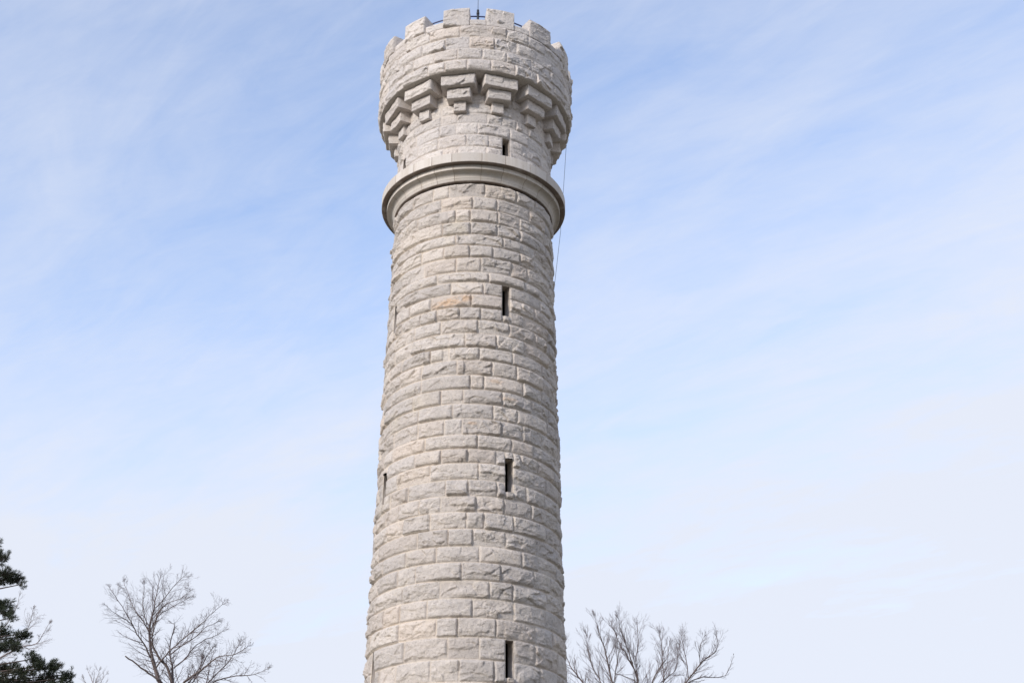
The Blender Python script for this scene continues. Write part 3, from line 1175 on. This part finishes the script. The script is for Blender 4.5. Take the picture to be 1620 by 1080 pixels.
T.limb([J, (292, 1078), (319, 1059), (333, 1047), (347, 1038), (372, 1034), (391, 1023)], 0.075, 0.013, 0.30, 0.85, 3, 0, -1.6)
T.limb([(300, 1108), (330, 1078), (351, 1057), (368, 1038), (378, 1018)], 0.055, 0.012, 0.30, 0.85, 3, 0, 1.2)
T.limb([(300, 1110), (342, 1076), (382, 1068), (403, 1066), (420, 1059)], 0.050, 0.012, 0.30, 0.7, 3, 0, 0.2)
T.limb([(290, 1100), (313, 1066), (326, 1040), (338, 1022)], 0.045, 0.012, 0.26, 0.8, 3, 0.5, 2.4)
T.limb([J, (306, 1070), (318, 1050), (322, 1030)], 0.045, 0.012, 0.26, 0.8, 3, 0.5, 1.4)
T.limb([(252, 1076), (238, 1066), (225, 1057), (212, 1047), (198, 1037)], 0.060, 0.040, 9, 0.3, 0, -0.1, -0.8, end_spray=False)
T.finish('bare_tree', tr, bs, 'large leafless tree left of the tower with a snapped bare limb on its left', 'tree', (M_BARK, M_TWIG), 'leafless trees behind the tower')

# the bare tree on the right of the tower
T = BareTree(34.0, 23, wander=0.07, ang=(14, 44), dens=0.50, twig_r=0.0036)
J = (1004, 1170)
tr, bs = T.trunk(J, 0.42, 0.22)
kw = dict(up=0.42)
T.limb([J, (950, 1112), (923, 1080), (912, 1066), (902, 1052), (893, 1030), (888, 1012)], 0.085, 0.014, 0.30, 1.08, 3, 0, 1.0, **kw)
T.limb([J, (985, 1120), (969, 1080), (961, 1046), (956, 1024), (950, 1006), (946, 992), (942, 980)], 0.093, 0.012, 0.32, 1.14, 3, 0, -1.0, **kw)
T.limb([(966, 1110), (950, 1077), (938, 1056), (930, 1030), (928, 1005)], 0.047, 0.012, 0.28, 1.08, 3, 0.2, 1.6, **kw)
T.limb([J, (1008, 1110), (1009, 1080), (1005, 1063), (992, 1037), (977.5, 1012), (968, 990)], 0.102, 0.013, 0.32, 1.14, 3, 0, 0.8, **kw)
T.limb([(1005, 1064), (996, 1036), (986, 1008), (981, 992), (979, 980)], 0.043, 0.011, 0.28, 1.02, 3, 0.2, -1.0, **kw)
T.limb([(1010, 1075), (1006, 1045), (1010, 1015), (1008, 990)], 0.043, 0.012, 0.28, 1.02, 3, 0.1, 1.8, **kw)
T.limb([(970, 1085), (974, 1060), (978, 1035), (976, 1010)], 0.038, 0.012, 0.28, 0.96, 3, -0.2, -2.0, **kw)
T.limb([(972, 1064), (985, 1068), (1004, 1076), (1008, 1084)], 0.025, 0.030, 0.4, 0.6, 2, 0.2, 0.1, **kw)
T.limb([J, (1022, 1110), (1032, 1077), (1045, 1054), (1055, 1040), (1059, 1020)], 0.072, 0.012, 0.30, 1.02, 3, 0, -1.2, **kw)
T.limb([(1028, 1095), (1049, 1079), (1048, 1050), (1047, 1021), (1044, 1004)], 0.047, 0.012, 0.28, 1.02, 3, 0, 1.4, **kw)
T.limb([(1030, 1092), (1056, 1070), (1070, 1056), (1072, 1030)], 0.038, 0.012, 0.28, 0.96, 3, 0, 2.0, **kw)
T.limb([J, (1050, 1122), (1087, 1077), (1108, 1050), (1121, 1038), (1133, 1029), (1134, 1008)], 0.085, 0.012, 0.30, 0.96, 3, 0, -0.6, **kw)
T.limb([(1075, 1092), (1093, 1077), (1112, 1070.5), (1143, 1070), (1153, 1058), (1160, 1037)], 0.050, 0.010, 0.34, 0.45, 2, 0, 1.0, **kw)
T.limb([(1090, 1075), (1086, 1046), (1081, 1020), (1078, 1005)], 0.038, 0.011, 0.28, 0.96, 3, -0.2, 1.0, **kw)
T.limb([(1108, 1050), (1106, 1030), (1112, 1010)], 0.030, 0.011, 0.26, 0.84, 3, -0.3, -1.2, **kw)
T.limb([J, (930, 1120), (902, 1085), (890, 1068)], 0.051, 0.012, 0.30, 0.84, 3, 0, -0.6, **kw)
T.finish('bare_tree', tr, bs, 'leafless tree with upright twigs right of the tower base', 'tree', (M_BARK, M_TWIG), 'leafless trees behind the tower')

# small crown tops far behind on the left
T = BareTree(52.0, 31, twig_r=0.007)
J = (152, 1115)
tr, bs = T.trunk(J, 0.3, 0.12)
T.limb([J, (147, 1082), (143, 1070), (139, 1060)], 0.05, 0.012, 0.45, 0.75, 2, 0, 0.6, up=0.6)
T.limb([J, (151, 1080), (155, 1068), (157, 1060)], 0.04, 0.012, 0.45, 0.75, 2, 0, -0.6, up=0.6)
T.limb([J, (158, 1084), (163, 1072), (168, 1066)], 0.04, 0.012, 0.45, 0.75, 2, 0, 0.4, up=0.6)
T.limb([J, (138, 1085), (133, 1075)], 0.04, 0.014, 0.45, 0.8, 2, 0, -0.4, up=0.6)
T.finish('bare_tree', tr, bs, 'small far leafless treetop between the pine and the large leafless tree', 'tree', (M_PALEBARK, M_PALEBARK), 'leafless trees behind the tower')

# the bare tree half hidden by the pine
T = BareTree(30.0, 37)
J = (-40, 1075)
tr, bs = T.trunk(J, 0.34, 0.16)
T.limb([J, (0, 1040), (36, 1023), (58, 1017), (68, 1002), (77, 987)], 0.07, 0.011, 0.30, 0.75, 3, 0, 0.6)
T.limb([(20, 1030), (36, 1008), (46, 988), (52, 965)], 0.045, 0.010, 0.30, 0.7, 3, 0, -0.8)
T.limb([J, (-10, 1010), (12, 985), (26, 960), (30, 944)], 0.05, 0.010, 0.32, 0.7, 2, 0, -0.4)
T.limb([J, (-30, 1030), (-24, 990), (-15, 950)], 0.05, 0.010, 0.32, 0.7, 2, 0, 0.8)
T.finish('bare_tree', tr, bs, 'pale leafless tree whose thin branches show behind the dark pine', 'tree', (M_PALEBARK, M_PALEBARK), 'leafless trees behind the tower')

# ------------------------------------------------------------------ the pine at the left edge
PY = 16.0
prnd = random.Random(5)


def pine():
    px_trunk = -62
    tp = at_y(px_trunk, 800, PY)
    base = np.array([tp[0] + 0.2, PY, 0.0])
    root = empty('pine_tree', tuple(base))
    tag(root, 'dark green pine with clumps of needles at the left edge', 'tree')
    t = Tubes()
    P = [base + (tp - base) * (i / 12) + np.array([prnd.gauss(0, 0.04), prnd.gauss(0, 0.04), 0]) * (i > 0) for i in range(13)]
    t.add(P, np.linspace(0.30, 0.05, 13), 10)
    wood = Tubes()
    NV, NF = [], []
    cnt = [0]
    rg = np.random.default_rng(9)

    def tuft(c, d, ln, n):
        """a bottle-brush of needles about the twig end"""
        nd = rg.normal(0, 1, (n, 3)) * 0.62 + d[None, :] * 0.8
        nd /= np.linalg.norm(nd, axis=1)[:, None]
        off = c[None, :] + d[None, :] * rg.uniform(-0.09, 0.05, n)[:, None]
        sd = np.cross(nd, rg.normal(0, 1, (n, 3)))
        sd /= np.linalg.norm(sd, axis=1)[:, None]
        L_ = ln * rg.uniform(0.7, 1.15, n)[:, None]
        w = 0.0055
        a = off - sd * w; b = off + sd * w; e = off + nd * L_
        NV.append(np.stack([a, b, e], 1).reshape(-1, 3))
        NF.append(cnt[0] + np.arange(3 * n).reshape(n, 3))
        cnt[0] += 3 * n

    def clump(c, rx, rz, ry, n, start):
        """a bough: a limb from the trunk to the clump, twigs fanning through it, tufts on the twig ends"""
        mid = 0.5 * (start + c) + np.array([0, 0, -0.12])
        wood.add([start, mid, c], [0.05, 0.035, 0.016], 5)
        for _ in range(n):
            while True:
                q = rg.uniform(-1, 1, 3)
                if q @ q < 1:
                    break
            p = c + q * np.array([rx, ry, rz])
            s = c + (p - c) * 0.25 + np.array([0, 0, -0.05])
            if rg.random() < 0.5:
                wood.add([s, 0.5 * (s + p) + np.array([0, 0, -0.03]), p], [0.009, 0.007, 0.005], 3)
            d = norm((p - c) + np.array([0.05, 0, 0.28 * rz + 0.1]))
            for _k in range(3):
                tuft(p + rg.normal(0, 0.05, 3), norm(d + rg.normal(0, 0.35, 3)), 0.115, 26)

    s = np.linalg.norm(at_y(1, 950, PY) - at_y(0, 950, PY))
    # clumps seen at the picture's left edge: (x, y, half width, half height, tufts) in photograph pixels
    seen = [(-3, 858, 7, 8, 12), (4, 880, 14, 9, 34), (-6, 884, 16, 12, 40), (12, 906, 14, 6, 30), (22, 914, 15, 7, 44), (4, 914, 16, 10, 50), (33, 924, 5, 3, 7),
            (8, 955, 15, 7, 36), (12, 968, 12, 7, 30), (-4, 962, 14, 10, 30), (17, 977, 6, 4, 10),
            (6, 998, 12, 9, 34), (32, 1002, 11, 6, 24), (42, 1006, 6, 5, 10), (16, 1015, 16, 8, 44), (26, 1024, 9, 6, 20), (2, 1022, 12, 9, 34),
            (52, 1042, 9, 10, 34), (66, 1052, 12, 10, 44), (88, 1054, 10, 10, 40), (40, 1064, 16, 10, 50), (12, 1056, 18, 9, 54), (20, 1072, 24, 10, 60),
            (78, 1072, 16, 10, 50), (103, 1072, 9, 8, 30), (96, 1084, 14, 8, 30), (60, 1082, 20, 10, 50), (110, 1066, 4, 9, 12)]
    for (x, y, rx, ry, n) in seen:
        c = at_y(x, y, PY + prnd.uniform(-0.5, 0.5))
        hz = tp + (base - tp) * ((y + 30 - 800) / 400 if y < 1060 else 0.34)
        st = np.array([tp[0], PY, min(c[2] - 0.3, hz[2] + 9)])
        clump(c, rx * s, ry * s, max(rx * s, 0.35), int(n * 0.85), st)
    # the rest of the crown, round the trunk
    for i in range(46):
        z = prnd.uniform(tp[2] - 7.5, tp[2] - 0.1)
        reach = 0.35 + 0.33 * (tp[2] - z)
        a = prnd.uniform(math.pi * 0.42, math.pi * 1.58)
        c = np.array([tp[0] + reach * math.cos(a) * prnd.uniform(0.5, 1), PY + reach * math.sin(a) * prnd.uniform(0.5, 1), z])
        clump(c, 0.45, 0.28, 0.45, 34, np.array([tp[0], PY, z - 0.35]))
    for nm, o_ in (('trunk', t.build('trunk', M_PINEBARK, root)), ('limbs', wood.build('limbs', M_PINEBARK, root)),
                   ('crown', mesh_obj('crown', np.concatenate(NV), np.concatenate(NF), M_NEEDLE, root, smooth=False))):
        o_.location = tuple(-base)


pine()
